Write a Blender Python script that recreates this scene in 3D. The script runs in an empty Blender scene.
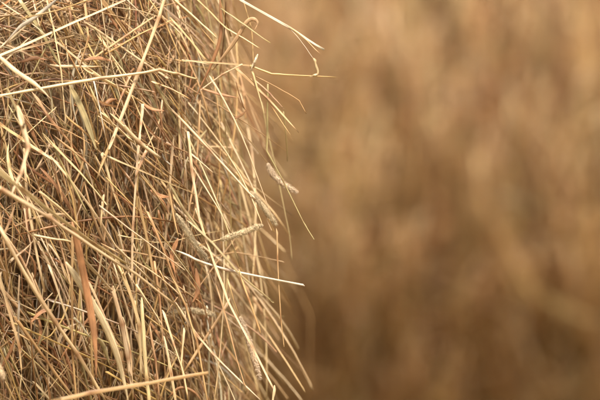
import bpy, math
import numpy as np

# ------------------------------------------------------------------ camera
FOCUS = 3.3333            # metres to the plane of focus; there 1 photo pixel = 1 mm
ZC = 0.78                 # camera height
scene = bpy.context.scene
cam_data = bpy.data.cameras.new("camera")
cam = bpy.data.objects.new("camera", cam_data)
scene.collection.objects.link(cam)
cam.location = (0.0, -FOCUS, ZC)
cam.rotation_euler = (math.radians(90), 0, 0)
cam_data.lens = 200.0
cam_data.sensor_width = 36.0
cam_data.clip_start = 0.1
cam_data.clip_end = 500.0
cam_data.dof.use_dof = True
cam_data.dof.focus_distance = FOCUS
cam_data.dof.aperture_fstop = 3.3
scene.camera = cam

# ------------------------------------------------------------------ light
SUN_EL, SUN_AZ = math.radians(60), math.radians(163)     # azimuth clockwise from +Y: behind the camera, a little to the right
world = bpy.data.worlds.new("World")
scene.world = world
world.use_nodes = True
wn, wl = world.node_tree.nodes, world.node_tree.links
wn.clear()
sky = wn.new("ShaderNodeTexSky")
sky.sky_type = 'NISHITA'
sky.sun_disc = False
sky.sun_elevation = SUN_EL
sky.sun_rotation = SUN_AZ
sky.dust_density = 6.0
sky.air_density = 0.8
sky.ozone_density = 0.6
bg = wn.new("ShaderNodeBackground")
bg.inputs["Strength"].default_value = 0.065
wo = wn.new("ShaderNodeOutputWorld")
cloud = wn.new("ShaderNodeHueSaturation")           # thin cloud: a paler, greyer sky
cloud.inputs["Saturation"].default_value = 0.12
wl.new(sky.outputs[0], cloud.inputs["Color"])
wl.new(cloud.outputs[0], bg.inputs[0])
wl.new(bg.outputs[0], wo.inputs[0])
sun_data = bpy.data.lights.new("sun", 'SUN')
sun_data.energy = 2.7
sun_data.angle = math.radians(10)
sun_data.color = (1.0, 0.94, 0.83)
sun = bpy.data.objects.new("sun", sun_data)
scene.collection.objects.link(sun)
sun.location = (-2, -4, 6)
sun.rotation_euler = (math.pi / 2 - SUN_EL, 0, math.pi - SUN_AZ)
scene.view_settings.view_transform = 'Standard'
scene.view_settings.look = 'None'
scene.view_settings.gamma = 1.0
scene.view_settings.use_curve_mapping = False
scene.view_settings.exposure = 1.56
scene.cycles.diffuse_bounces = 6
scene.cycles.max_bounces = 10

rng = np.random.default_rng(11)

# ------------------------------------------------------------------ materials
def hay_material(name, rough=0.5, streak=0.35):
    m = bpy.data.materials.new(name)
    m.use_nodes = True
    n, l = m.node_tree.nodes, m.node_tree.links
    p = n["Principled BSDF"]
    p.inputs["Roughness"].default_value = rough
    p.inputs["Specular IOR Level"].default_value = 0.35
    tint = n.new("ShaderNodeAttribute"); tint.attribute_name = "tint"
    st = n.new("ShaderNodeAttribute"); st.attribute_name = "strand"
    nz = n.new("ShaderNodeTexNoise"); nz.inputs["Scale"].default_value = 3.2
    nz.inputs["Detail"].default_value = 4.0; nz.inputs["Roughness"].default_value = 0.65
    l.new(st.outputs["Vector"], nz.inputs["Vector"])
    mr = n.new("ShaderNodeMapRange")
    mr.inputs["From Min"].default_value = 0.3; mr.inputs["From Max"].default_value = 0.7
    mr.inputs["To Min"].default_value = 1.0 - streak; mr.inputs["To Max"].default_value = 1.0 + streak * 0.6
    l.new(nz.outputs["Fac"], mr.inputs["Value"])
    mul = n.new("ShaderNodeVectorMath"); mul.operation = 'SCALE'
    l.new(tint.outputs["Color"], mul.inputs[0]); l.new(mr.outputs[0], mul.inputs["Scale"])
    # fine ribs along the stem and small dark specks
    rm = n.new("ShaderNodeMapping"); rm.inputs["Scale"].default_value = (5.0, 5.0, 0.25)
    l.new(st.outputs["Vector"], rm.inputs["Vector"])
    rn = n.new("ShaderNodeTexNoise"); rn.inputs["Scale"].default_value = 2.0; rn.inputs["Detail"].default_value = 2
    l.new(rm.outputs[0], rn.inputs["Vector"])
    rr = n.new("ShaderNodeMapRange")
    rr.inputs["From Min"].default_value = 0.3; rr.inputs["From Max"].default_value = 0.7
    rr.inputs["To Min"].default_value = 0.78; rr.inputs["To Max"].default_value = 1.16
    l.new(rn.outputs["Fac"], rr.inputs["Value"])
    sn = n.new("ShaderNodeTexNoise"); sn.inputs["Scale"].default_value = 11.0; sn.inputs["Detail"].default_value = 1
    l.new(st.outputs["Vector"], sn.inputs["Vector"])
    sr = n.new("ShaderNodeMapRange")
    sr.inputs["From Min"].default_value = 0.66; sr.inputs["From Max"].default_value = 0.74
    sr.inputs["To Min"].default_value = 1.0; sr.inputs["To Max"].default_value = 0.5
    l.new(sn.outputs["Fac"], sr.inputs["Value"])
    m1 = n.new("ShaderNodeMath"); m1.operation = 'MULTIPLY'
    l.new(rr.outputs[0], m1.inputs[0]); l.new(sr.outputs[0], m1.inputs[1])
    m2 = n.new("ShaderNodeMath"); m2.operation = 'MULTIPLY'
    l.new(m1.outputs[0], m2.inputs[0]); l.new(mr.outputs[0], m2.inputs[1])
    l.new(m2.outputs[0], mul.inputs["Scale"])
    # weathered reddish patches
    nz2 = n.new("ShaderNodeTexNoise"); nz2.inputs["Scale"].default_value = 0.9
    nz2.inputs["Detail"].default_value = 2.0
    l.new(st.outputs["Vector"], nz2.inputs["Vector"])
    mr2 = n.new("ShaderNodeMapRange")
    mr2.inputs["From Min"].default_value = 0.56; mr2.inputs["From Max"].default_value = 0.72
    mr2.inputs["To Max"].default_value = 0.45
    l.new(nz2.outputs["Fac"], mr2.inputs["Value"])
    mx = n.new("ShaderNodeMix"); mx.data_type = 'RGBA'; mx.blend_type = 'MULTIPLY'
    mx.inputs["B"].default_value = (0.72, 0.5, 0.36, 1)
    l.new(mr2.outputs[0], mx.inputs["Factor"]); l.new(mul.outputs[0], mx.inputs["A"])
    l.new(mx.outputs["Result"], p.inputs["Base Color"])
    bp = n.new("ShaderNodeBump"); bp.inputs["Strength"].default_value = 0.35
    bp.inputs["Distance"].default_value = 0.0004
    l.new(nz.outputs["Fac"], bp.inputs["Height"]); l.new(bp.outputs[0], p.inputs["Normal"])
    return m

MAT_STALK = hay_material("straw", 0.42, 0.3)
MAT_LEAF = hay_material("dry_leaf", 0.6, 0.4)
MAT_SEED = hay_material("seed_husk", 0.7, 0.45)

def core_material():
    m = bpy.data.materials.new("packed_hay")
    m.use_nodes = True
    n, l = m.node_tree.nodes, m.node_tree.links
    p = n["Principled BSDF"]; p.inputs["Roughness"].default_value = 0.85
    tc = n.new("ShaderNodeTexCoord")
    mp = n.new("ShaderNodeMapping"); mp.inputs["Scale"].default_value = (160, 60, 30)
    l.new(tc.outputs["Object"], mp.inputs["Vector"])
    nz = n.new("ShaderNodeTexNoise"); nz.inputs["Scale"].default_value = 1.0; nz.inputs["Detail"].default_value = 6
    l.new(mp.outputs[0], nz.inputs["Vector"])
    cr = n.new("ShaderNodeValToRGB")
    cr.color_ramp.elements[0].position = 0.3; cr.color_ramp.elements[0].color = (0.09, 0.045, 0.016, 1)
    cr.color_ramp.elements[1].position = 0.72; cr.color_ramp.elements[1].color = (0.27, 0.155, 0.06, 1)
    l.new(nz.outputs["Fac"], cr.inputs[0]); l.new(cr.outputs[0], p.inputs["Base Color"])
    bp = n.new("ShaderNodeBump"); bp.inputs["Distance"].default_value = 0.02
    l.new(nz.outputs["Fac"], bp.inputs["Height"]); l.new(bp.outputs[0], p.inputs["Normal"])
    return m
MAT_CORE = core_material()

def ground_material():
    m = bpy.data.materials.new("dry_stubble_soil")
    m.use_nodes = True
    n, l = m.node_tree.nodes, m.node_tree.links
    p = n["Principled BSDF"]; p.inputs["Roughness"].default_value = 0.95
    tc = n.new("ShaderNodeTexCoord")
    nz = n.new("ShaderNodeTexNoise"); nz.inputs["Scale"].default_value = 9; nz.inputs["Detail"].default_value = 9
    l.new(tc.outputs["Object"], nz.inputs["Vector"])
    cr = n.new("ShaderNodeValToRGB")
    cr.color_ramp.elements[0].position = 0.35; cr.color_ramp.elements[0].color = (0.10, 0.075, 0.035, 1)
    cr.color_ramp.elements[1].position = 0.7; cr.color_ramp.elements[1].color = (0.34, 0.25, 0.12, 1)
    l.new(nz.outputs["Fac"], cr.inputs[0]); l.new(cr.outputs[0], p.inputs["Base Color"])
    bp = n.new("ShaderNodeBump"); bp.inputs["Distance"].default_value = 0.03
    l.new(nz.outputs["Fac"], bp.inputs["Height"]); l.new(bp.outputs[0], p.inputs["Normal"])
    return m

PAL = {                                   # linear base colours of dry grass
    'P': (0.620, 0.445, 0.258), 'G': (0.510, 0.325, 0.145), 'T': (0.420, 0.250, 0.122),
    'B': (0.220, 0.100, 0.036), 'R': (0.360, 0.170, 0.074), 'O': (0.345, 0.262, 0.122),
    'Y': (0.370, 0.300, 0.215), 'W': (0.700, 0.600, 0.450), 'H': (0.550, 0.420, 0.240), 'K': (0.560, 0.405, 0.250),
}
PK = list(PAL)[:8]
PARR = np.array([PAL[k] for k in PK])

# ------------------------------------------------------------------ geometry helpers
def unit(v):
    return v / np.maximum(np.linalg.norm(v, axis=-1, keepdims=True), 1e-12)

def tube_arrays(P, w, t, nrm, twist, col, sides, hollow=False, fine=0.55, slant=0.0, curl=0.0):
    """P (N,K,3) centre lines; w,t (N,K) half width / half thickness; nrm (N,3); twist (N,K); col (N,K,3)"""
    N, K, _ = P.shape
    T = unit(np.gradient(P, axis=1))
    n = nrm[:, None, :] - (nrm[:, None, :] * T).sum(-1, keepdims=True) * T
    n = unit(n)
    b = np.cross(T, n)
    c, s = np.cos(twist)[..., None], np.sin(twist)[..., None]
    wd, td = c * b + s * n, -s * b + c * n
    al = np.arange(sides) * 2 * math.pi / sides + math.pi / sides
    ca, sa = np.cos(al), np.sin(al)
    V = (P[:, :, None, :] + w[:, :, None, None] * ca[None, None, :, None] * wd[:, :, None, :]
         + t[:, :, None, None] * sa[None, None, :, None] * td[:, :, None, :])
    if curl:
        V = V + td[:, :, None, :] * (w[:, :, None] * (ca ** 2)[None, None, :] * curl)[..., None]
    if slant:                                             # ends broken off at a slant
        ph = rng.uniform(0, 6.3, (N, 2)); am = rng.uniform(0, slant, (N, 2))
        for e, i in enumerate((0, K - 1)):
            sl = np.cos(al[None] + ph[:, e, None]) * am[:, e, None] * w[:, i, None]
            V[:, i] += T[:, i, None, :] * sl[..., None]
    seg = np.linalg.norm(np.diff(P, axis=1), axis=-1)
    along = np.concatenate([np.zeros((N, 1)), np.cumsum(seg, 1)], 1)
    seed = rng.uniform(0, 500, (N, 1))
    S = np.empty((N, K, sides, 3))
    S[..., 0] = ca * fine + seed[:, :, None]
    S[..., 1] = sa * fine
    S[..., 2] = along[:, :, None] * 22 + seed[:, :, None] * 1.7
    C = np.repeat(col[:, :, None, :], sides, axis=2)
    if hollow:                                            # open straw ends: rim plus recessed hole
        def ring(i, sgn):
            rim = P[:, i, None, :] + 0.7 * (V[:, i] - P[:, i, None, :])
            deep = rim * 1.0 + sgn * T[:, i, None, :] * (2.2 * w[:, i, None, None])
            return rim, deep
        r0, d0 = ring(0, 1); r1, d1 = ring(K - 1, -1)
        V = np.concatenate([d0[:, None], r0[:, None], V, r1[:, None], d1[:, None]], 1)
        S = np.concatenate([S[:, :1], S[:, :1], S, S[:, -1:], S[:, -1:]], 1)
        C = np.concatenate([C[:, :1], C[:, :1], C, C[:, -1:], C[:, -1:]], 1)
        K += 4
    return V, S, C

def mesh_from_tubes(name, parts):
    """parts: list of (V,S,C) with shapes (N,K,sides,3)"""
    vs, ss, cs, loops, starts = [], [], [], [], []
    base = 0; lcount = 0
    for V, S, C in parts:
        N, K, M, _ = V.shape
        idx = base + np.arange(N * K * M).reshape(N, K, M)
        a = idx[:, :-1, :]; b = np.roll(a, -1, 2); d = idx[:, 1:, :]; c = np.roll(d, -1, 2)
        q = np.stack([a, b, c, d], -1).reshape(-1, 4)
        loops.append(q.ravel()); starts.append(lcount + np.arange(len(q)) * 4); lcount += len(q) * 4
        caps = np.concatenate([idx[:, 0, ::-1], idx[:, -1, :]], 0)
        loops.append(caps.ravel()); starts.append(lcount + np.arange(len(caps)) * M); lcount += caps.size
        vs.append(V.reshape(-1, 3)); ss.append(S.reshape(-1, 3)); cs.append(C.reshape(-1, 3))
        base += N * K * M
    v = np.concatenate(vs); s = np.concatenate(ss); c = np.concatenate(cs)
    lo = np.concatenate(loops).astype(np.int32); stt = np.concatenate(starts).astype(np.int32)
    me = bpy.data.meshes.new(name)
    me.vertices.add(len(v)); me.vertices.foreach_set("co", v.astype(np.float32).ravel())
    me.loops.add(len(lo)); me.loops.foreach_set("vertex_index", lo)
    me.polygons.add(len(stt)); me.polygons.foreach_set("loop_start", stt)
    me.polygons.foreach_set("use_smooth", np.ones(len(stt), dtype=bool))
    me.update(calc_edges=True)
    a1 = me.attributes.new("tint", 'FLOAT_COLOR', 'POINT')
    rgba = np.ones((len(v), 4), np.float32); rgba[:, :3] = np.clip(c, 0.005, 0.9)
    a1.data.foreach_set("color", rgba.ravel())
    a2 = me.attributes.new("strand", 'FLOAT_VECTOR', 'POINT')
    a2.data.foreach_set("vector", s.astype(np.float32).ravel())
    return me

def link(name, me, mat, parent=None, loc=(0, 0, 0)):
    o = bpy.data.objects.new(name, me)
    if mat and not me.materials: me.materials.append(mat)
    scene.collection.objects.link(o)
    o.location = loc
    if parent: o.parent = parent
    return o

def world_pt(px, py, y):
    """photo pixel + world depth y -> world point"""
    k = (FOCUS + y) / FOCUS * 0.001
    return np.array([(px - 300) * k, y, ZC + (200 - py) * k])

def vnoise(x, y, seed=0):
    """smooth value noise on numpy arrays, -1..1"""
    xi, yi = np.floor(x).astype(np.int64), np.floor(y).astype(np.int64)
    fx, fy = x - xi, y - yi
    fx, fy = fx * fx * (3 - 2 * fx), fy * fy * (3 - 2 * fy)
    def h(a, b):
        v = np.sin(a * 127.1 + b * 311.7 + seed * 74.7) * 43758.5453
        return (v - np.floor(v)) * 2 - 1
    return (h(xi, yi) * (1 - fx) + h(xi + 1, yi) * fx) * (1 - fy) + (h(xi, yi + 1) * (1 - fx) + h(xi + 1, yi + 1) * fx) * fy

# ------------------------------------------------------------------ round bale as a surface of revolution
class Bale:
    def __init__(self, cx, cy, R, W, shoulder, yaw, sag=0.0):
        self.c = np.array([cx, cy, R]); self.R, self.W, self.s, self.sag = R, W, shoulder, sag
        self.a = np.array([math.cos(yaw), math.sin(yaw), 0])           # roll axis
        self.b = np.array([math.sin(yaw), -math.cos(yaw), 0])          # towards the camera
        self.L1 = 2 * (W - shoulder); self.L2 = shoulder * math.pi / 2; self.L3 = R - shoulder
        self.total = self.L1 + 2 * self.L2 + 2 * self.L3
    def prof(self, t):
        """t: metres along the profile from the middle of the rolled face (t>0 to the right end)"""
        sg = np.sign(t); a = np.abs(t); h = self.L1 / 2; s = self.s
        ph = np.clip((a - h) / s, 0, math.pi / 2)
        u = np.minimum(a, h) + s * np.sin(ph)
        r = self.R - s + s * np.cos(ph) - np.clip(a - h - self.L2, 0, self.L3 - 0.02)
        return u * sg, r, np.sin(ph) * sg, np.cos(ph)
    def at(self, t, th):
        """surface point, outward normal, circumferential (upwards at the front) direction"""
        u, r, nu, nr = self.prof(t)
        e = np.cos(th)[:, None] * self.b + np.sin(th)[:, None] * np.array([0, 0, 1.0])
        z = self.c[2] + r * np.sin(th)
        u = u + np.where(u > 0, self.sag * (ZC - z) * np.clip(u / self.W, 0, 1), 0)
        p = self.c + u[:, None] * self.a + r[:, None] * e
        n = nu[:, None] * self.a + nr[:, None] * e
        circ = -np.sin(th)[:, None] * self.b + np.cos(th)[:, None] * np.array([0, 0, 1.0])
        return p, unit(n), circ
    def core(self, depth, parent, seed, dips=None):
        nt, nth = 110, 150
        h = self.total / 2 - 0.001
        t = np.linspace(-h, h, nt); th = np.linspace(0, 2 * math.pi, nth, endpoint=False)
        TT, TH = np.meshgrid(t, th, indexing='ij')
        p, n, _ = self.at(TT.ravel(), TH.ravel())
        d = depth + 0.02 * vnoise(TT.ravel() * 12, TH.ravel() * 9, seed) * (np.abs(np.sin(TH.ravel() / 2)) * 0 + 1)
        if dips is not None: d = d + dips(p)
        p = p - n * d[:, None]
        org = np.array(parent.location)
        p = p - org
        verts = p
        me = bpy.data.meshes.new("core")
        faces = []
        for i in range(nt - 1):
            for j in range(nth):
                k = (j + 1) % nth
                faces.append((i * nth + j, (i + 1) * nth + j, (i + 1) * nth + k, i * nth + k))
        faces.append(tuple(range(nth))); faces.append(tuple((nt - 1) * nth + j for j in range(nth))[::-1])
        me.from_pydata(verts.tolist(), [], faces); me.update()
        for q in me.polygons: q.use_smooth = True
        return link("core", me, MAT_CORE, parent)

def empty(name, loc):
    o = bpy.data.objects.new(name, None); o.empty_display_size = 0.2
    o.location = loc; scene.collection.objects.link(o)
    return o

# ------------------------------------------------------------------ setting
gm = bpy.data.meshes.new("ground")
gm.from_pydata([(-60, -60, 0), (60, -60, 0), (60, 60, 0), (-60, 60, 0)], [], [(0, 1, 2, 3)])
ground = link("ground", gm, ground_material()); ground["kind"] = "structure"

# ------------------------------------------------------------------ near bale
YAW = math.radians(10)
near = Bale(0, 0, 0.80, 0.62, 0.16, YAW, sag=0.07)
near.c = np.array([-0.212 - 0.62 * math.cos(YAW), 0, 0.80])   # its right edge lies near photo pixel 215
# slide it back until its face lies in the plane of focus at photo pixel (130, 200)
_t = np.linspace(-0.7, 0.9, 500); _th = np.linspace(-0.6, 0.6, 200)
_T, _H = [g.ravel() for g in np.meshgrid(_t, _th)]
def project(p):
    k = FOCUS / (FOCUS + p[:, 1])
    return 300 + p[:, 0] * 1000 * k, 200 - (p[:, 2] - ZC) * 1000 * k
for _ in range(3):
    _p, _n, _c = near.at(_T, _H)
    _x, _y = project(_p)
    near.c[1] -= _p[np.argmin((_x - 130) ** 2 + (_y - 200) ** 2), 1] - 0.01
_p, _n, _c = near.at(_T, _H)
_x, _y = project(_p)
G = 10                                                     # front-surface depth map, 10-pixel cells
YMAP = np.full((60, 60), np.nan)
_ix, _iy = ((_x + 100) // G).astype(int), ((_y + 100) // G).astype(int)
_ok = (_ix >= 0) & (_ix < 60) & (_iy >= 0) & (_iy < 60) & (_n[:, 1] < 0.2)
for i, j, v in zip(_ix[_ok], _iy[_ok], _p[_ok, 1]):
    if not (YMAP[j, i] <= v): YMAP[j, i] = v
for j in range(60):
    last = 0.0
    for i in range(60):
        if np.isnan(YMAP[j, i]): YMAP[j, i] = last
        last = YMAP[j, i]
def ysurf(px, py):
    i = int(np.clip((px + 100) // G, 0, 59)); j = int(np.clip((py + 100) // G, 0, 59))
    return YMAP[j, i]

bale = empty("hay_bale", (float(near.c[0]), float(near.c[1]), 0.0))
bale["label"] = "shaggy golden hay bale in sharp focus with loose stalks sticking out at its right edge"
bale["category"] = "hay bale"
bale["group"] = "hay bales"
BO = np.array(bale.location)
near.core(0.16, bale, 3)

# --- stalks seen one by one: (colour, width mm, lift mm at start, lift mm at end, points in photo pixels)
S = [
 ('P',3.6,22,30,[(-8,58.5),(0,55.6),(60,29),(124,0.5),(132,-4)]), ('P',2.6,20,22,[(-6,58),(40,45),(72,35.5)]),
 ('O',4.6,14,10,[(17,-4),(40,31),(60,66)]), ('P',2.0,24,26,[(46,-4),(52,28),(60,72),(66,123)]),
 ('P',3.6,34,40,[(-8,97.5),(60,85.5),(100,79),(160,71),(178,75),(197,80)]),
 ('P',4.0,30,34,[(165,-3),(157,18),(138,70),(111,143)]), ('G',4.2,26,22,[(111.5,141),(105,157),(99,172)]),
 ('G',2.4,12,22,[(96,56),(126,36),(154,17)]), ('G',2.4,14,24,[(104,55),(140,35),(171,20)]),
 ('G',2.0,28,30,[(148,-3),(164,22),(181,60)]), ('P',1.7,28,30,[(181,60),(194,61),(209,64)]),
 ('P',2.6,18,14,[(85,22),(122,47),(166,77)]), ('T',5.0,12,10,[(99,-3),(114,16),(131,38),(146,62)]),
 ('P',2.4,20,24,[(171,-3),(198,21),(216,38)]), ('P',2.0,14,16,[(181,20),(200,34)]),
 ('G',3.4,18,14,[(84,-3),(88,24),(89,38),(81,63)]), ('T',4.0,12,10,[(67,-3),(72,18),(70,35)]),
 ('P',3.6,10,14,[(52,66),(76,66),(99,67)]), ('P',2.6,14,12,[(54,40),(80,61),(102,80)]),
 ('O',3.0,20,14,[(7,90),(22,122),(31,152)]), ('T',4.0,10,12,[(35,96),(50,118),(71,143)]),
 ('W',1.5,18,20,[(93,78),(98,104),(105,137)]), ('P',4.0,30,26,[(-8,118),(0,124),(20,138),(34,149)]),
 ('T',2.6,20,18,[(131,74),(123,95),(114,117)]), ('P',4.2,20,10,[(88,70),(112,84),(144,104)]),
 ('P',3.2,16,18,[(143,104),(141,124),(138,147)]), ('O',3.0,16,16,[(148,70),(165,100),(178,125),(188,152)]),
 ('T',2.4,20,22,[(155,82),(170,88),(187,97)]), ('P',2.0,18,20,[(168,106),(190,128),(212,150)]),
 ('P',5.0,34,36,[(118,120),(140,143),(159,158)]), ('B',1.6,14,18,[(160,108),(163,130),(176,150)]),
 ('P',5.6,80,90,[(20,117),(28,147),(21,173),(12,193)]), ('P',5.4,110,66,[(-8,166),(0,172),(22,189),(64,221),(94,243),(128,264)]),
 ('P',5.2,120,50,[(-8,185),(0,190),(50,220),(90,248),(135,275),(176,306)]),
 ('P',3.4,24,26,[(48,140),(80,172),(103,200)]), ('P',3.4,26,24,[(103,199),(100,226)]),
 ('T',2.6,20,16,[(56,138),(82,160),(107,183)]), ('P',4.0,22,20,[(103,154),(112,185),(121,214)]),
 ('O',2.6,22,22,[(54,148),(70,180),(86,210)]), ('P',3.0,26,20,[(24,141),(40,152),(60,165)]),
 ('P',2.0,20,20,[(37,168),(50,144)]), ('T',3.0,14,16,[(51,160),(62,197)]),
 ('P',2.0,24,30,[(107,156),(150,174),(194,193)]), ('P',2.8,30,30,[(140.5,136),(137,180),(134.5,225),(132,281)]),
 ('T',4.0,24,26,[(146,150),(140,165),(135,178)]), ('P',3.0,28,30,[(188,132),(192,170),(200,222)]),
 ('P',2.4,20,22,[(190,153),(212,172)]), ('R',1.6,20,22,[(114,192),(134,206),(151,218)]),
 ('G',3.0,24,24,[(168,186),(172,209),(178,236)]), ('O',3.0,26,26,[(171,186),(184,210),(211,244)]),
 ('P',2.4,20,30,[(178,116),(210,149),(247,190),(255,199)]),
 ('P',2.1,26,30,[(212,80),(232,119),(246,152),(277,232)]), ('G',1.9,30,30,[(277,231),(277.5,257),(281,320),(284,346)]),
 ('O',2.2,10,26,[(268,84),(266.5,118),(266,151),(282,181),(302,221),(314,239)]),
 ('O',2.0,-60,-70,[(262,104),(268,128),(278,172),(290,232),(292,258)]),
 ('P',1.5,26,30,[(190,162),(211,198),(232,234)]), ('T',3.4,-110,-130,[(222,176),(232,193),(248,223),(261,287)]),
 ('P',2.0,26,34,[(100,206),(140,236),(184,269)]), ('G',4.0,20,18,[(139,204),(148,245),(155,288)]),
 ('T',2.6,22,22,[(148,212),(164,252),(179,293)]), ('O',1.6,16,14,[(170,248),(186,270),(203,294)]),
 ('W',3.0,26,34,[(182,253),(200,262),(226,271),(304,285.6)]),
 ('O',2.5,30,34,[(190,222),(212,243),(239,274),(272,301)]), ('G',2.5,32,34,[(239.5,273),(249,300),(260,331)]),
 ('P',3.0,28,34,[(196,208),(206,240),(216,270),(228,301),(252,347),(274,390)]), ('P',3.0,34,34,[(274,389),(272.5,406)]),
 ('T',2.1,26,24,[(217,288),(232,338),(245,384),(249,392)]),
 ('P',3.4,20,24,[(180,310),(198,335),(213,353),(259,399)]), ('T',4.0,-30,0,[(228,302),(206,336),(184,371)]),
 ('T',4.0,-120,-120,[(236,274),(252,297),(268,319)]), ('G',4.6,150,120,[(56,401),(90,393),(150,383),(208,373)]),
 ('T',1.2,-50,-40,[(203,259),(235,252),(262,257),(283,262)]),
 ('W',2.8,26,30,[(236,-4),(242,0),(290,27.5),(324,49.5)]), ('G',1.5,30,30,[(290,27),(305,40),(319,53)]),
 ('W',0.6,30,30,[(290,28),(302,44),(315,60)]), ('P',3.0,30,30,[(314.5,59),(317.5,69),(318.2,74),(312,75.8)]),
 ('G',2.1,22,28,[(176,60),(215,63),(254,66)]), ('G',2.6,28,30,[(250,66),(272,74),(300,75.5),(336,77.5)]),
 ('W',3.0,30,32,[(252.5,67),(254,63),(256.5,57)]), ('O',2.0,30,30,[(222,9),(246,26),(270,43)]),
 ('G',2.5,20,30,[(195,-3),(225,28),(259,48)]), ('G',3.0,18,22,[(176,1),(196,22),(214,43)]),
 ('G',2.4,14,18,[(170,18),(192,42),(206,60)]), ('G',1.4,20,28,[(242,-3),(251,28),(253,61)]),
 ('G',2.5,26,30,[(236,68),(268,97),(297,131)]), ('G',2.0,26,30,[(252,79),(272,107),(290,134)]),
 ('T',2.0,28,30,[(255,80),(270,94),(283,108)]), ('P',2.1,28,30,[(252,70),(258,91),(264,112)]),
 ('P',2.2,18,28,[(201,90),(222,75),(242,64)]), ('T',1.2,28,20,[(256,76),(283,92),(299,101),(306,114)]),
 ('B',1.4,10,10,[(236,84),(240,96),(244,109)]), ('O',1.3,-40,-60,[(284,112),(286,134),(288,160)]),
 ('T',1.8,-620,-760,[(206,112),(246,172),(282,245),(315,314),(313,350),(312,404)]),
 ('P',4.6,50,44,[(2,232),(23,270),(56,322),(78,354),(104,398)]), ('P',4.0,36,34,[(-4,266),(4,296),(18,348),(22,372)]),
 ('T',3.6,30,28,[(16,319),(46,360),(77,402)]), ('G',2.8,44,40,[(73,236),(71,290),(72,350),(76,402)]),
 ('P',4.6,60,36,[(80,255),(98,275),(113,291)]), ('P',5.0,36,30,[(112.5,289),(122,324),(128,358),(131,382)]),
 ('O',2.0,26,26,[(37,350),(47,322),(57,296)]), ('P',1.6,30,30,[(11,300),(36,311.5),(52,293)]),
 ('P',2.6,26,26,[(49,266),(62,305),(73,338)]), ('W',2.6,30,28,[(74,318),(80,323),(89,337)]),
 ('Y',2.6,30,28,[(19,303),(19.5,352)]), ('P',3.0,34,36,[(34,235),(54,239),(71,242)]),
 ('H',5.0,28,26,[(142,310),(144,345),(147,380),(150,404)]), ('P',3.0,28,28,[(165.5,343),(171,374),(176,404)]),
 ('P',3.0,24,22,[(164,312),(174,345),(184,374)]), ('P',2.0,24,24,[(136,284),(150,306),(164,328)]),
 ('P',4.0,24,22,[(119,266),(131,298),(139,326),(141,382)]), ('G',2.5,24,24,[(168,267),(188,306),(199,340),(208,402)]),
 ('T',3.0,22,20,[(155,262),(160,300),(163,342)]), ('P',2.4,22,24,[(124,322),(130,352),(133,398)]),
 ('P',2.2,20,20,[(0,64),(14,52),(29,38)]), ('G',2.4,18,18,[(2,8),(20,22),(44,36)]),
 ('P',2.2,22,20,[(4,4),(22,17),(50,39)]), ('T',3.2,10,12,[(46,4),(60,9),(84,12)]),
 ('P',3.0,16,14,[(92,92),(101,110),(112,124)]), ('P',3.8,14,12,[(104,116),(117,127),(131,140)]),
 ('G',2.4,14,12,[(66,116),(80,128),(98,143)]), ('P',2.6,20,20,[(40,192),(62,208),(80,228)]),
 ('T',3.4,36,30,[(2,240),(10,220),(15,206)]), ('P',3.0,30,30,[(10,262),(22,252),(34,241)]),
 ('P',2.6,26,24,[(40,246),(50,268),(58,290)]), ('P',2.4,26,24,[(50,246),(60,262),(66,280)]),
 ('T',3.4,24,24,[(150,330),(156,360),(160,402)]), ('P',2.6,22,22,[(184,330),(180,364),(188,400)]),
]
# broad leaves: (colour, width mm, lifts, points, pointed tip)
L = [
 ('Y',4.2,26,22,[(61,-4),(35,17),(20,27),(5,43)]), ('P',5.2,30,40,[(-6,52),(15,70),(35,84),(51,99)]),
 ('O',6.2,18,14,[(69,84),(80,106),(90,131),(97,152)]), ('R',3.6,12,12,[(106,8),(113,20),(121,34)]),
 ('T',4.6,24,30,[(213,70),(235,41),(246,23),(253,19),(257.5,23),(254,31)]),
 ('R',4.0,26,14,[(220,-4),(221.5,30),(213,60),(191,107)]), ('R',3.2,26,26,[(201,88),(220,94),(239,98)]),
 ('R',7.6,66,60,[(72,222),(79,252),(90,308),(95,342),(96.5,380)]),
 ('H',7.2,54,44,[(66,262),(78,280),(101,318),(115,350),(124,382),(129,406)]),
 ('B',2.6,16,16,[(232,119),(240,116),(247,110)]), ('R',4.0,14,14,[(143,104),(153,109),(165,111)]),
 ('B',5.0,12,10,[(104,108),(109,101),(118,99)]), ('O',5.0,20,18,[(98,338),(104,348),(110,366)]),
 ('R',4.4,12,12,[(150,190),(160,196),(172,197)]), ('B',3.4,14,14,[(150,322),(158,334),(164,345)]),
 ('R',4.2,10,10,[(20,62),(34,58),(48,60)]), ('R',4.2,22,20,[(30,324),(42,312),(54,310)]),
 ('B',3.4,16,16,[(186,152),(198,168),(205,186)]), ('B',3.2,20,18,[(168,398),(180,388),(194,392),(202,402)]),
 ('R',3.6,14,14,[(0,370),(10,352),(16,334)]), ('R',3.8,12,12,[(84,60),(98,58),(116,62)]),
 ('R',5.0,14,14,[(178,238),(172,256),(176,276)]), ('R',5.0,10,10,[(196,268),(198,290),(192,304)]),
]
# seed heads on their stalks: (colour, width mm, lift, stalk points, head points)
H = [
 ('H',8.0,-28,[(236,172),(250,192)],[(250,191),(262,205),(276,224)]),
 ('K',7.6,-22,[(234,120),(250,141),(267.5,163)],[(267,163),(273,175),(283,184),(296,192)]),
 ('H',7.6,26,[(199,245),(221,239)],[(220,239.5),(240,233),(261,225)]),
 ('H',8.0,16,[(168,200),(176,214)],[(176,213),(190,236),(207,259)]),
 ('K',8.0,6,[(228,280),(240,318)],[(240,317),(250,345),(260,379)]),
 ('H',8.0,-24,[(158,318),(172,313)],[(171,313),(192,311),(214,315)]),
 ('P',8.0,90,[(-26,318),(-9,352)],[(-9,351),(-3,364),(3,378)]),
]

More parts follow.
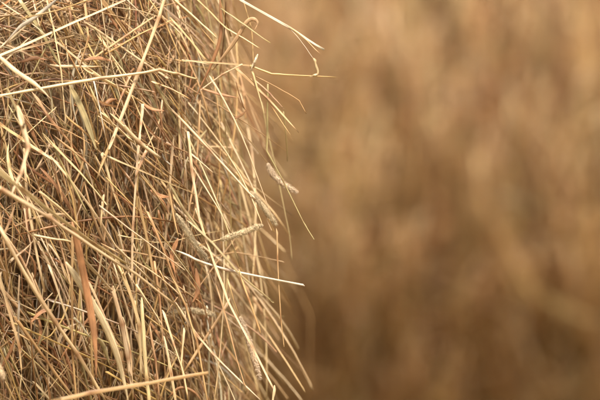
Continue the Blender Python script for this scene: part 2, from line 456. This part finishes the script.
def resample(pts, per):
    pts = np.asarray(pts, float); out = []
    d = np.concatenate([[0], np.cumsum(np.linalg.norm(np.diff(pts, axis=0), axis=1))])
    for i in range(len(pts) - 1):
        for f in np.linspace(0, 1, per, endpoint=False):
            out.append(pts[i] * (1 - f) + pts[i + 1] * f)
    out.append(pts[-1])
    return np.array(out)

def catmull(pts, per):
    pts = np.asarray(pts, float)
    q = np.vstack([2 * pts[0] - pts[1], pts, 2 * pts[-1] - pts[-2]]); out = []
    for i in range(1, len(q) - 2):
        for f in np.linspace(0, 1, per, endpoint=False):
            a, b, c, d = q[i - 1:i + 3]
            out.append(0.5 * ((2 * b) + (-a + c) * f + (2 * a - 5 * b + 4 * c - d) * f * f + (-a + 3 * b - 3 * c + d) * f ** 3))
    out.append(pts[-1])
    return np.array(out)

def path3d(pts, l0, l1):
    a, b = pts[0], pts[-1]
    ya = min(ysurf(*a), 0.03) - l0 * 0.001
    yb = min(ysurf(*b), 0.03) - l1 * 0.001
    pts = np.array(pts, float)
    d = np.concatenate([[0], np.cumsum(np.linalg.norm(np.diff(pts, axis=0), axis=1))]); d /= d[-1]
    return np.array([world_pt(p[0], p[1], ya + (yb - ya) * f) for p, f in zip(pts, d)])

VIEW = np.array([0.1, -0.95, 0.25])

def single(name, P, w, t, twist, col, sides, mat, hollow, fine=0.55, slant=0.0, curl=0.0):
    org = P[0].copy()
    V, St, C = tube_arrays((P - org)[None], w[None], t[None], VIEW[None], twist[None], col[None], sides, hollow, fine, slant, curl)
    me = mesh_from_tubes(name, [(V, St, C)])
    return link(name, me, mat, bale, org - BO)

def stalk_object(P, width_mm, colour, nodes=None, flat=None):
    K = len(P)
    seg = np.concatenate([[0], np.cumsum(np.linalg.norm(np.diff(P, axis=0), axis=1))])
    wig = rng.normal(0, 0.00025, (K, 3)); wig[1:-1] = (wig[:-2] + wig[1:-1] + wig[2:]) / 2
    P = P + wig
    w = np.full(K, width_mm * 0.00043) * (1 + 0.11 * rng.normal(size=K)) * np.linspace(1.08, rng.choice([0.9, 0.75, 0.5]), K)
    col = np.tile(np.array(colour) * rng.uniform(0.9, 1.1) * np.array([1, rng.uniform(0.96, 1.04), rng.uniform(0.9, 1.1)]), (K, 1))
    f = np.linspace(0, 1, K)[:, None]; e = rng.uniform(0.72, 1.08)
    if rng.random() < 0.5: f = 1 - f
    col = col * (1 - f + f * np.array([e, e * 0.95, e * 0.85]))
    if nodes is not None:
        for i in nodes:
            w[i] *= 1.3; col[i] *= (0.55, 0.42, 0.35)
    fl = rng.uniform(0.35, 0.75) if flat is None else flat
    tw = np.linspace(0, rng.uniform(-1.2, 1.2), K) + rng.uniform(-0.5, 0.5)
    return single("stalk", P, w, w * fl, tw, col, 10, MAT_STALK, True, 0.8, 6.0, rng.uniform(-0.7, 0.7))

for c, wd, l0, l1, pts in S:
    P = path3d(pts, l0, l1)
    per = 4
    R_ = resample(P, per)
    f = np.linspace(0, 1, len(R_)); ln_ = np.linalg.norm(P[-1] - P[0])
    sd = unit(np.cross(P[-1] - P[0], VIEW))
    R_ = R_ + sd * (rng.normal(0, 0.009 if wd < 3 else 0.004) * ln_ * 4 * f * (1 - f))[:, None]
    nodes = [i * per for i in range(1, len(pts) - 1) if rng.random() < 0.45] if wd > 1.6 and len(pts) > 2 else None
    so = stalk_object(R_, wd, PAL[c], nodes)
    if pts[-1] == (304, 285.6): so["label"] = "bleached whitish stalk jutting straight out to the right"

def leaf_object(P, width_mm, colour, tw0=0.0, dtw=0.6):
    K = len(P); s = np.linspace(0, 1, K)
    prof = np.clip(np.minimum((s + 0.04) * 5, (1.02 - s) * 2.4), 0.06, 1)
    w = width_mm * 0.0005 * prof
    t = np.full(K, 0.00022)
    col = np.tile(np.array(colour) * rng.uniform(0.9, 1.1), (K, 1)) * (1 + 0.12 * rng.normal(size=(K, 1)))
    org = P[0].copy(); N = K
    tw = tw0 + dtw * (s - 0.5) + 0.15 * np.sin(s * 7 + rng.uniform(0, 6))
    return single("leaf_blade", P, w, t, tw, col, 8, MAT_LEAF, False, 1.4, 0.0, rng.uniform(-0.7, 0.7))

for c, wd, l0, l1, pts in L:
    lo_ = leaf_object(catmull(path3d(pts, l0, l1), 5), wd, PAL[c], rng.uniform(-0.3, 0.3), rng.uniform(-0.7, 0.7))
    if wd == 7.6: lo_["label"] = "broad rusty red dry leaf hanging down at lower left"
    if pts[-1] == (254, 31): lo_["label"] = "tan leaf curled into a hook at its tip"

def seed_head_mesh(P, width, colour):
    """cylindrical grass spike: a slim core closely set with small pointed husks"""
    K = len(P); s = np.linspace(0, 1, K)
    prof = np.clip(np.minimum(s * 6 + 0.35, (1 - s) * 4.5 + 0.25), 0, 1)
    w = width * 0.0005 * 0.80 * prof * (1 + 0.09 * rng.normal(size=K))
    col = np.tile(np.array(colour) * 0.9, (K, 1))
    V0 = tube_arrays(P[None], w[None], w[None], VIEW[None], np.zeros((1, K)), col[None], 8)
    length = np.linalg.norm(np.diff(P, axis=0), axis=1).sum()
    n = int(length * 1000 * 30)
    f = rng.uniform(0, 1, n) * (K - 1); i = np.clip(f.astype(int), 0, K - 2); fr = (f - i)[:, None]
    C_ = P[i] * (1 - fr) + P[i + 1] * fr
    T_ = unit(P[i + 1] - P[i])
    r = (w[i] * (1 - fr[:, 0]) + w[i + 1] * fr[:, 0])[:, None]
    a = rng.normal(size=(n, 3)); a = unit(a - (a * T_).sum(-1, keepdims=True) * T_)
    base = C_ + a * r * 0.75
    d = unit(a * rng.uniform(0.25, 0.7, (n, 1)) + T_ * 0.9 + rng.normal(0, 0.28, (n, 3)))
    ln = rng.uniform(0.0018, 0.0034, (n, 1))
    Q = base[:, None, :] + d[:, None, :] * (ln[:, None, :] * np.array([0, 0.45, 1.0])[None, :, None])
    ww = np.tile(np.array([0.00018, 0.00026, 0.00004]), (n, 1)) * rng.uniform(0.8, 1.25, (n, 1))
    cc = np.array(colour)[None, None, :] * rng.uniform(0.82, 1.2, (n, 1, 1)) * np.array([1, 1, 1.05])
    cc = np.repeat(cc, 3, 1)
    V1 = tube_arrays(Q, ww, ww * 0.7, a, np.zeros((n, 3)), cc, 4)
    return mesh_from_tubes("seed_head", [V0, V1])

for c, wd, lf, sp, hp in H:
    ysh = [min(ysurf(*p), 0.03) - lf * 0.001 for p in (sp[0], hp[-1])]
    y0 = sum(ysh) / 2
    st = np.array([world_pt(p[0], p[1], y0) for p in sp]); hd = np.array([world_pt(p[0], p[1], y0) for p in hp])
    so = stalk_object(resample(st, 4), 1.6, PAL['G'])
    P = catmull(hd, 5)
    so_world = st[0]
    me = seed_head_mesh(P - so_world, wd * rng.uniform(0.78, 0.92), PAL[c])
    h = link("seed_head", me, MAT_SEED, so)

# --- random hay: direction of the lie, given where on the face it is (degrees below horizontal, to the right)
def lie_angles(px, py):
    n = len(px); u = rng.random(n); ang = np.empty(n)
    top = np.clip(1 - py / 130, 0, 1) * np.clip(1 - (px - 90) / 90, 0, 1)
    edge = np.clip((px - 150) / 60, 0, 1)
    low = np.clip((py - 170) / 150, 0, 1)
    mean = 60 + 14 * low + rng.normal(0, 15, n)
    sd = rng.integers(0, 99)
    k = np.mod(0.5 + 0.75 * vnoise(px / 38, py / 55, sd) + rng.normal(0, 0.14, n), 1)
    mean = np.where(k < 0.30, 88 + rng.normal(0, 13, n), mean)
    mean = np.where((k > 0.30) & (k < 0.42), 112 + rng.normal(0, 14, n), mean)
    mean = np.where((k > 0.42) & (k < 0.55), 32 + rng.normal(0, 14, n), mean)
    mean = np.where((k > 0.93) & (px < 140), rng.uniform(-90, 90, n), mean)
    mt = np.where(rng.random(n) < 0.5, -14 + rng.normal(0, 18, n), 25 + rng.normal(0, 25, n))
    mean = np.where(u < top * 0.75, mt, mean)
    me_ = np.where(rng.random(n) < 0.35, 82 + rng.normal(0, 8, n), 46 + 18 * py / 400 + rng.normal(0, 13, n))
    mean = np.where(rng.random(n) < edge * 0.75, me_, mean)
    return np.radians(mean)

def lay(bale_, n_target, region, lift, length, coarse=False, angle_fn=None, keep=None):
    """root points, directions, normals, pixel positions, lifts of randomly laid pieces"""
    out = []
    got = 0
    while got < n_target:
        m = n_target * 3
        t = rng.uniform(-bale_.total / 2, bale_.total / 2, m)
        th = rng.uniform(0, 2 * math.pi, m)
        _, r, _, _ = bale_.prof(t)
        ok = rng.random(m) < r / bale_.R
        t, th = t[ok], th[ok]
        p, nn, cc = bale_.at(t, th)
        x, y = project(p)
        ok = region(p, nn, x, y)
        out.append((p[ok], nn[ok], cc[ok], x[ok], y[ok])); got += ok.sum()
    p, nn, cc, x, y = [np.concatenate(z)[:n_target] for z in zip(*out)]
    return p, nn, cc, x, y

def directions(nn, ang, tilt):
    d = np.stack([np.cos(ang), np.zeros_like(ang), -np.sin(ang)], -1)
    ny = np.where(np.abs(nn[:, 1]) < 0.35, np.where(nn[:, 1] < 0, -0.35, 0.35), nn[:, 1])
    d[:, 1] = -(d[:, 0] * nn[:, 0] + d[:, 2] * nn[:, 2]) / ny
    d[:, 1] = np.clip(d[:, 1], -0.9, 0.9)
    d = unit(d) + nn * np.tan(tilt)[:, None]
    return unit(d)

def curves(p, nn, d, length, bend, K):
    n = len(p); s = np.linspace(-0.5, 0.5, K)
    side = unit(np.cross(d, nn))
    bz = rng.normal(0, bend, n); bn = rng.normal(0, bend * 0.6, n) - 0.02
    kink = rng.random(n) < 0.22; kp = rng.uniform(-0.3, 0.3, n); ka = rng.normal(0, 0.38, n) * kink
    P = p[:, None, :] + d[:, None, :] * (length[:, None] * s)[..., None]
    off = (bz * length)[:, None] * (4 * s * s - 0.3) + (ka * length)[:, None] * np.maximum(s[None] - kp[:, None], 0)
    P = P + side[:, None, :] * off[..., None]
    P = P + nn[:, None, :] * ((bn * length)[:, None] * (4 * s * s - 0.3))[..., None]
    # loose ends droop
    P[..., 2] -= (length[:, None] * 0.10 * np.maximum(s, 0) ** 2 * 2)
    return P

MIX_STALK = np.array([0.36, 0.22, 0.18, 0.065, 0.115, 0.07, 0.02, 0.015])
MIX_LEAF = np.array([0.07, 0.10, 0.24, 0.21, 0.26, 0.08, 0.04, 0.00])
def tints(n, mix):
    c = PARR[rng.choice(len(PK), n, p=mix / mix.sum())]
    return c * rng.uniform(0.72, 1.15, (n, 1)) * np.stack([np.ones(n), rng.uniform(0.94, 1.05, n), rng.uniform(0.85, 1.12, n)], -1)

def stalk_tubes(P, nn, wmm, col, sides, flat=0.8):
    n, K, _ = P.shape
    w = (wmm * 0.0005)[:, None] * (1.08 - rng.uniform(0.1, 0.8, (n, 1)) * np.linspace(0, 1, K)[None] ** 1.5)
    tw = rng.uniform(-1, 1, (n, 1)) + rng.uniform(-1, 1, (n, 1)) * np.linspace(0, 1, K)[None]
    e = rng.uniform(0.65, 1.1, (n, 1)); f = np.linspace(0, 1, K)[None, :, None]
    C = col[:, None, :] * (1 - f + f * (e * np.array([1, 0.94, 0.82]))[:, None, :])
    nd = rng.integers(1, K - 1, n); has = rng.random(n) < 0.5
    w[np.arange(n)[has], nd[has]] *= 1.25
    C[np.arange(n)[has], nd[has]] *= (0.62, 0.5, 0.42)
    return tube_arrays(P, w, w * flat, nn, tw, C, sides, slant=4.0)

def leaf_tubes(P, nn, wmm, col, sides=4):
    n, K, _ = P.shape
    s = np.linspace(0, 1, K)
    prof = np.clip(np.minimum((s + 0.15) * 3.5, (1.03 - s) * 2.2), 0.08, 1)
    w = (wmm * 0.0005)[:, None] * prof[None]
    tw = rng.uniform(-1.3, 1.3, (n, 1)) + rng.uniform(-2.2, 2.2, (n, 1)) * s[None]
    C = np.repeat(col[:, None, :], K, 1)
    return tube_arrays(P, w, np.full_like(w, 0.0002), nn, tw, C, sides, curl=0.4)

def in_view(p, nn, x, y):
    return (x > -160) & (x < 340) & (y > -140) & (y < 540) & (nn[:, 1] < 0.45)
def in_frame(p, nn, x, y):
    return (x > -25) & (x < 340) & (y > -25) & (y < 425) & (nn[:, 1] < 0.1)
def out_view(p, nn, x, y):
    return ~in_view(p, nn, x, y) & (p[:, 2] > 0.02)

# top layer: pieces picked out one by one
n1 = 299 - len(S) - len(H)
p, nn, cc, x, y = lay(near, n1, in_frame, None, None)
ang = lie_angles(x, y)
d = directions(nn, ang, rng.normal(0.02, 0.07, n1))
ln = rng.uniform(0.05, 0.17, n1)
p = p + nn * rng.uniform(-0.004, 0.02, n1)[:, None]
P = curves(p, nn, d, ln, 0.03, 7)
wm = rng.uniform(1.2, 3.0, n1); col = tints(n1, MIX_STALK)
for i in range(n1):
    stalk_object(P[i], wm[i], col[i], [int(rng.integers(2, 5))] if rng.random() < 0.4 else None)
nl = 70
p, nn, cc, x, y = lay(near, nl, in_frame, None, None)
d = directions(nn, lie_angles(x, y) + rng.normal(0, 0.3, nl), rng.normal(0, 0.15, nl))
P = curves(p + nn * rng.uniform(-0.012, 0.012, nl)[:, None], nn, d, rng.uniform(0.03, 0.09, nl), 0.14, 9)
wm = rng.uniform(2.0, 4.2, nl); col = tints(nl, MIX_LEAF)
for i in range(nl):
    leaf_object(P[i], wm[i], col[i], rng.uniform(-0.8, 0.8), rng.uniform(-1.8, 1.8))

# the mass of hay behind them
parts = []
def mass(bale_, n, region, lift, lmin, lmax, wmin, wmax, K, sides, leaf=False, tilt=0.08, bend=0.035, ang_fn=None, cmul=None, mix=None):
    p, nn, cc, x, y = lay(bale_, n, region, None, None)
    if ang_fn: ang = ang_fn(p, nn, cc)
    else: ang = lie_angles(x, y)
    if ang is None or ang.ndim == 1:
        d = directions(nn, ang, rng.normal(0, tilt, n))
    else:
        d = ang
    lf = lift(p, n)
    p = p + nn * lf[:, None]
    ln = lmin + (lmax - lmin) * rng.random(n) ** 1.4
    P = curves(p, nn, d, ln, bend, K)
    P[..., 2] = np.maximum(P[..., 2], 0.004)
    col = tints(n, (MIX_LEAF if leaf else MIX_STALK) if mix is None else mix)
    if cmul is not None: col = col * cmul(p)
    wm = rng.uniform(wmin, wmax, n)
    return (leaf_tubes if leaf else stalk_tubes)(P - BASE, nn, wm, col, sides)

def clump(p, amp, sc, seed):
    return amp * (vnoise(p[:, 0] / sc, p[:, 2] / sc, seed) + 0.5 * vnoise(p[:, 0] / sc * 2.1, p[:, 2] / sc * 2.1, seed + 1))

BASE = BO
GAPS = [(30,92,34,22),(12,130,26,30),(70,206,26,26),(45,262,18,30),(48,330,24,30),(52,386,30,24),(96,300,16,30),(100,206,20,18),
        (6,250,14,30),(58,30,24,14),(150,120,14,18),(128,250,14,24),(160,190,16,16),(110,20,16,14),(24,300,14,18),(86,110,14,14)]
def gaps(p):
    px, py = project(p); v = np.zeros(len(p))
    for gx, gy, sx, sy in GAPS:
        v += np.exp(-((px - gx) / sx) ** 2 - ((py - gy) / sy) ** 2)
    return -0.10 * np.minimum(v, 1.2)
near_lift = lambda a, b: (lambda p, n: rng.uniform(a, b, n) + clump(p, 0.026, 0.045, 5) + gaps(p))
parts.append(mass(near, 4600, in_view, near_lift(-0.095, 0.004), 0.07, 0.30, 0.8, 2.5, 7, 6, bend=0.05))
parts.append(mass(near, 6400, in_view, near_lift(-0.065, 0.014), 0.05, 0.24, 0.4, 1.2, 7, 4, tilt=0.12, bend=0.08, mix=np.array([0.42, 0.22, 0.16, 0.04, 0.08, 0.05, 0.02, 0.01])))
parts.append(mass(near, 2600, in_view, near_lift(-0.07, 0.002), 0.03, 0.13, 2.0, 4.6, 7, 4, leaf=True, tilt=0.2, bend=0.13))
parts.append(mass(near, 9000, in_view, near_lift(-0.065, 0.006), 0.004, 0.026, 0.7, 2.8, 4, 4, leaf=True, tilt=0.4, bend=0.2))
def at_edge(p, nn, x, y):
    return (x > 120) & (x < 330) & (y > -120) & (y < 520) & (nn[:, 1] < 0.8) & (nn[:, 1] > -0.6)
def edge_dirs(p, nn, cc):
    n = len(p); a = np.radians(np.where(rng.random(n) < 0.4, rng.normal(80, 9, n), rng.normal(55, 14, n)))
    d = np.stack([np.cos(a), rng.normal(0.05, 0.3, n), -np.sin(a)], -1)
    return unit(d)
parts.append(mass(near, 750, at_edge, lambda p, n: rng.uniform(-0.02, 0.055, n), 0.06, 0.26, 0.8, 2.4, 8, 6, ang_fn=edge_dirs, bend=0.06, mix=np.array([0.36, 0.22, 0.2, 0.03, 0.06, 0.07, 0.03, 0.03])))
parts.append(mass(near, 260, at_edge, lambda p, n: rng.uniform(-0.01, 0.03, n), 0.04, 0.12, 2.5, 5, 8, 4, leaf=True, bend=0.15, ang_fn=edge_dirs))
def behind_edge(p, nn, x, y):
    return (x > 150) & (x < 330) & (y > -120) & (y < 520) & (nn[:, 1] < 0.97) & (nn[:, 1] > -0.2)
parts.append(mass(near, 420, behind_edge, lambda p, n: rng.uniform(-0.01, 0.05, n), 0.06, 0.24, 1.2, 3.2, 8, 5, ang_fn=edge_dirs, bend=0.06, mix=np.array([0.5, 0.2, 0.18, 0.02, 0.03, 0.04, 0.02, 0.01])))
def free_dirs(p, nn, cc):
    n = len(p); ax = np.cross(cc, nn)
    a = rng.normal(0, 0.7, n)
    return unit(cc * np.cos(a)[:, None] + ax * np.sin(a)[:, None] + nn * rng.normal(0, 0.12, n)[:, None])
parts.append(mass(near, 9000, out_view, lambda p, n: rng.uniform(-0.07, 0.012, n), 0.12, 0.36, 2.0, 4.0, 5, 4, ang_fn=free_dirs))
hay = link("loose_hay", mesh_from_tubes("loose_hay", parts), MAT_STALK, bale)
hay["kind"] = "stuff"

# ------------------------------------------------------------------ far bale, out of focus
far = Bale(0.12, 0, 0.90, 0.85, 0.15, math.radians(-3))
far.c[1] = 3.0 + 0.90
fb = empty("hay_bale", (float(far.c[0]), float(far.c[1]), 0.0))
fb["label"] = "blurred brown hay bale filling the background right of the sharp one"
fb["category"] = "hay bale"
fb["group"] = "hay bales"
BASE = np.array(fb.location)
# hollows and tufts in its shaggy face: (photo pixel, width mm, height mm, depth mm)
HOLL = [(378,345,32,80,65),(482,352,42,60,50),(527,222,32,80,70),(452,80,34,45,55),(427,22,60,60,70),(523,78,26,34,45),
        (375,215,40,90,40),(590,12,50,60,40),(565,345,60,120,40),(440,300,30,80,45),(318,330,40,90,40),(470,215,22,50,30),
        (560,60,40,70,30),(350,120,60,40,30),(410,180,50,40,25)]
TUFT = [(345,262,30,60,30),(372,200,44,30,35),(420,184,50,26,35),(480,182,50,26,30),(338,225,40,120,35),(482,200,36,60,40),(555,215,44,60,40),(590,290,36,70,45),(505,120,90,50,30),(390,30,60,70,30),
        (560,25,60,60,35),(400,285,40,80,25),(545,20,50,50,30),(430,130,60,40,30),(575,310,30,60,35)]
KF = (FOCUS + 3.05) / FOCUS
def relief(p):
    v = np.zeros(len(p))
    for q, sgn in ((HOLL, -1), (TUFT, 1)):
        for px, py, sx, sz, dp in q:
            c = world_pt(px, py, 3.05)
            v += sgn * dp * 0.001 * np.exp(-((p[:, 0] - c[0]) / (sx * 0.001 * KF * 0.6)) ** 2 - ((p[:, 2] - c[2]) / (sz * 0.001 * KF * 0.6)) ** 2) * (p[:, 1] < far.c[1])
    return v
far.core(0.10, fb, 8, dips=lambda p: -np.minimum(relief(p), 0) * 1.0)
def far_view(p, nn, x, y):
    return (x > 120) & (x < 780) & (y > -130) & (y < 560) & (nn[:, 1] < -0.2)
def far_rest(p, nn, x, y):
    return ~far_view(p, nn, x, y) & (p[:, 2] > 0.02)
def far_dirs(p, nn, cc):
    n = len(p)
    a = np.radians(90 + 17 * vnoise(p[:, 0] / 0.13, p[:, 2] / 0.2, 21) + rng.normal(0, 13, n))
    a = np.where(rng.random(n) < 0.15, rng.uniform(0, math.pi, n), a)
    return directions(nn, a, rng.normal(0, 0.08, n))
far_lift = lambda a, b: (lambda p, n: rng.uniform(a, b, n) + clump(p, 0.017, 0.05, 31) + relief(p))
def far_tint(p):
    v = vnoise(p[:, 0] / 0.035, p[:, 2] / 0.10, 41)[:, None]
    return (1 + 0.13 * v) * np.array([1.07, 1.02, 0.92])
MIX_FAR = np.array([0.24, 0.22, 0.24, 0.08, 0.13, 0.07, 0.02, 0.0])
parts = [mass(far, 11000, far_view, far_lift(-0.085, 0.0), 0.08, 0.30, 2.2, 4.2, 6, 4, ang_fn=far_dirs, cmul=far_tint, mix=MIX_FAR),
         mass(far, 2500, far_view, far_lift(-0.06, 0.01), 0.06, 0.16, 3.5, 7.0, 6, 4, leaf=True, bend=0.1, tilt=0.2, ang_fn=far_dirs, cmul=far_tint, mix=MIX_FAR),
         mass(far, 9000, far_rest, lambda p, n: rng.uniform(-0.07, 0.01, n), 0.15, 0.42, 2.6, 5.0, 5, 4, ang_fn=free_dirs, mix=MIX_FAR)]
fh = link("loose_hay", mesh_from_tubes("loose_hay", parts), MAT_STALK, fb)
fh["kind"] = "stuff"
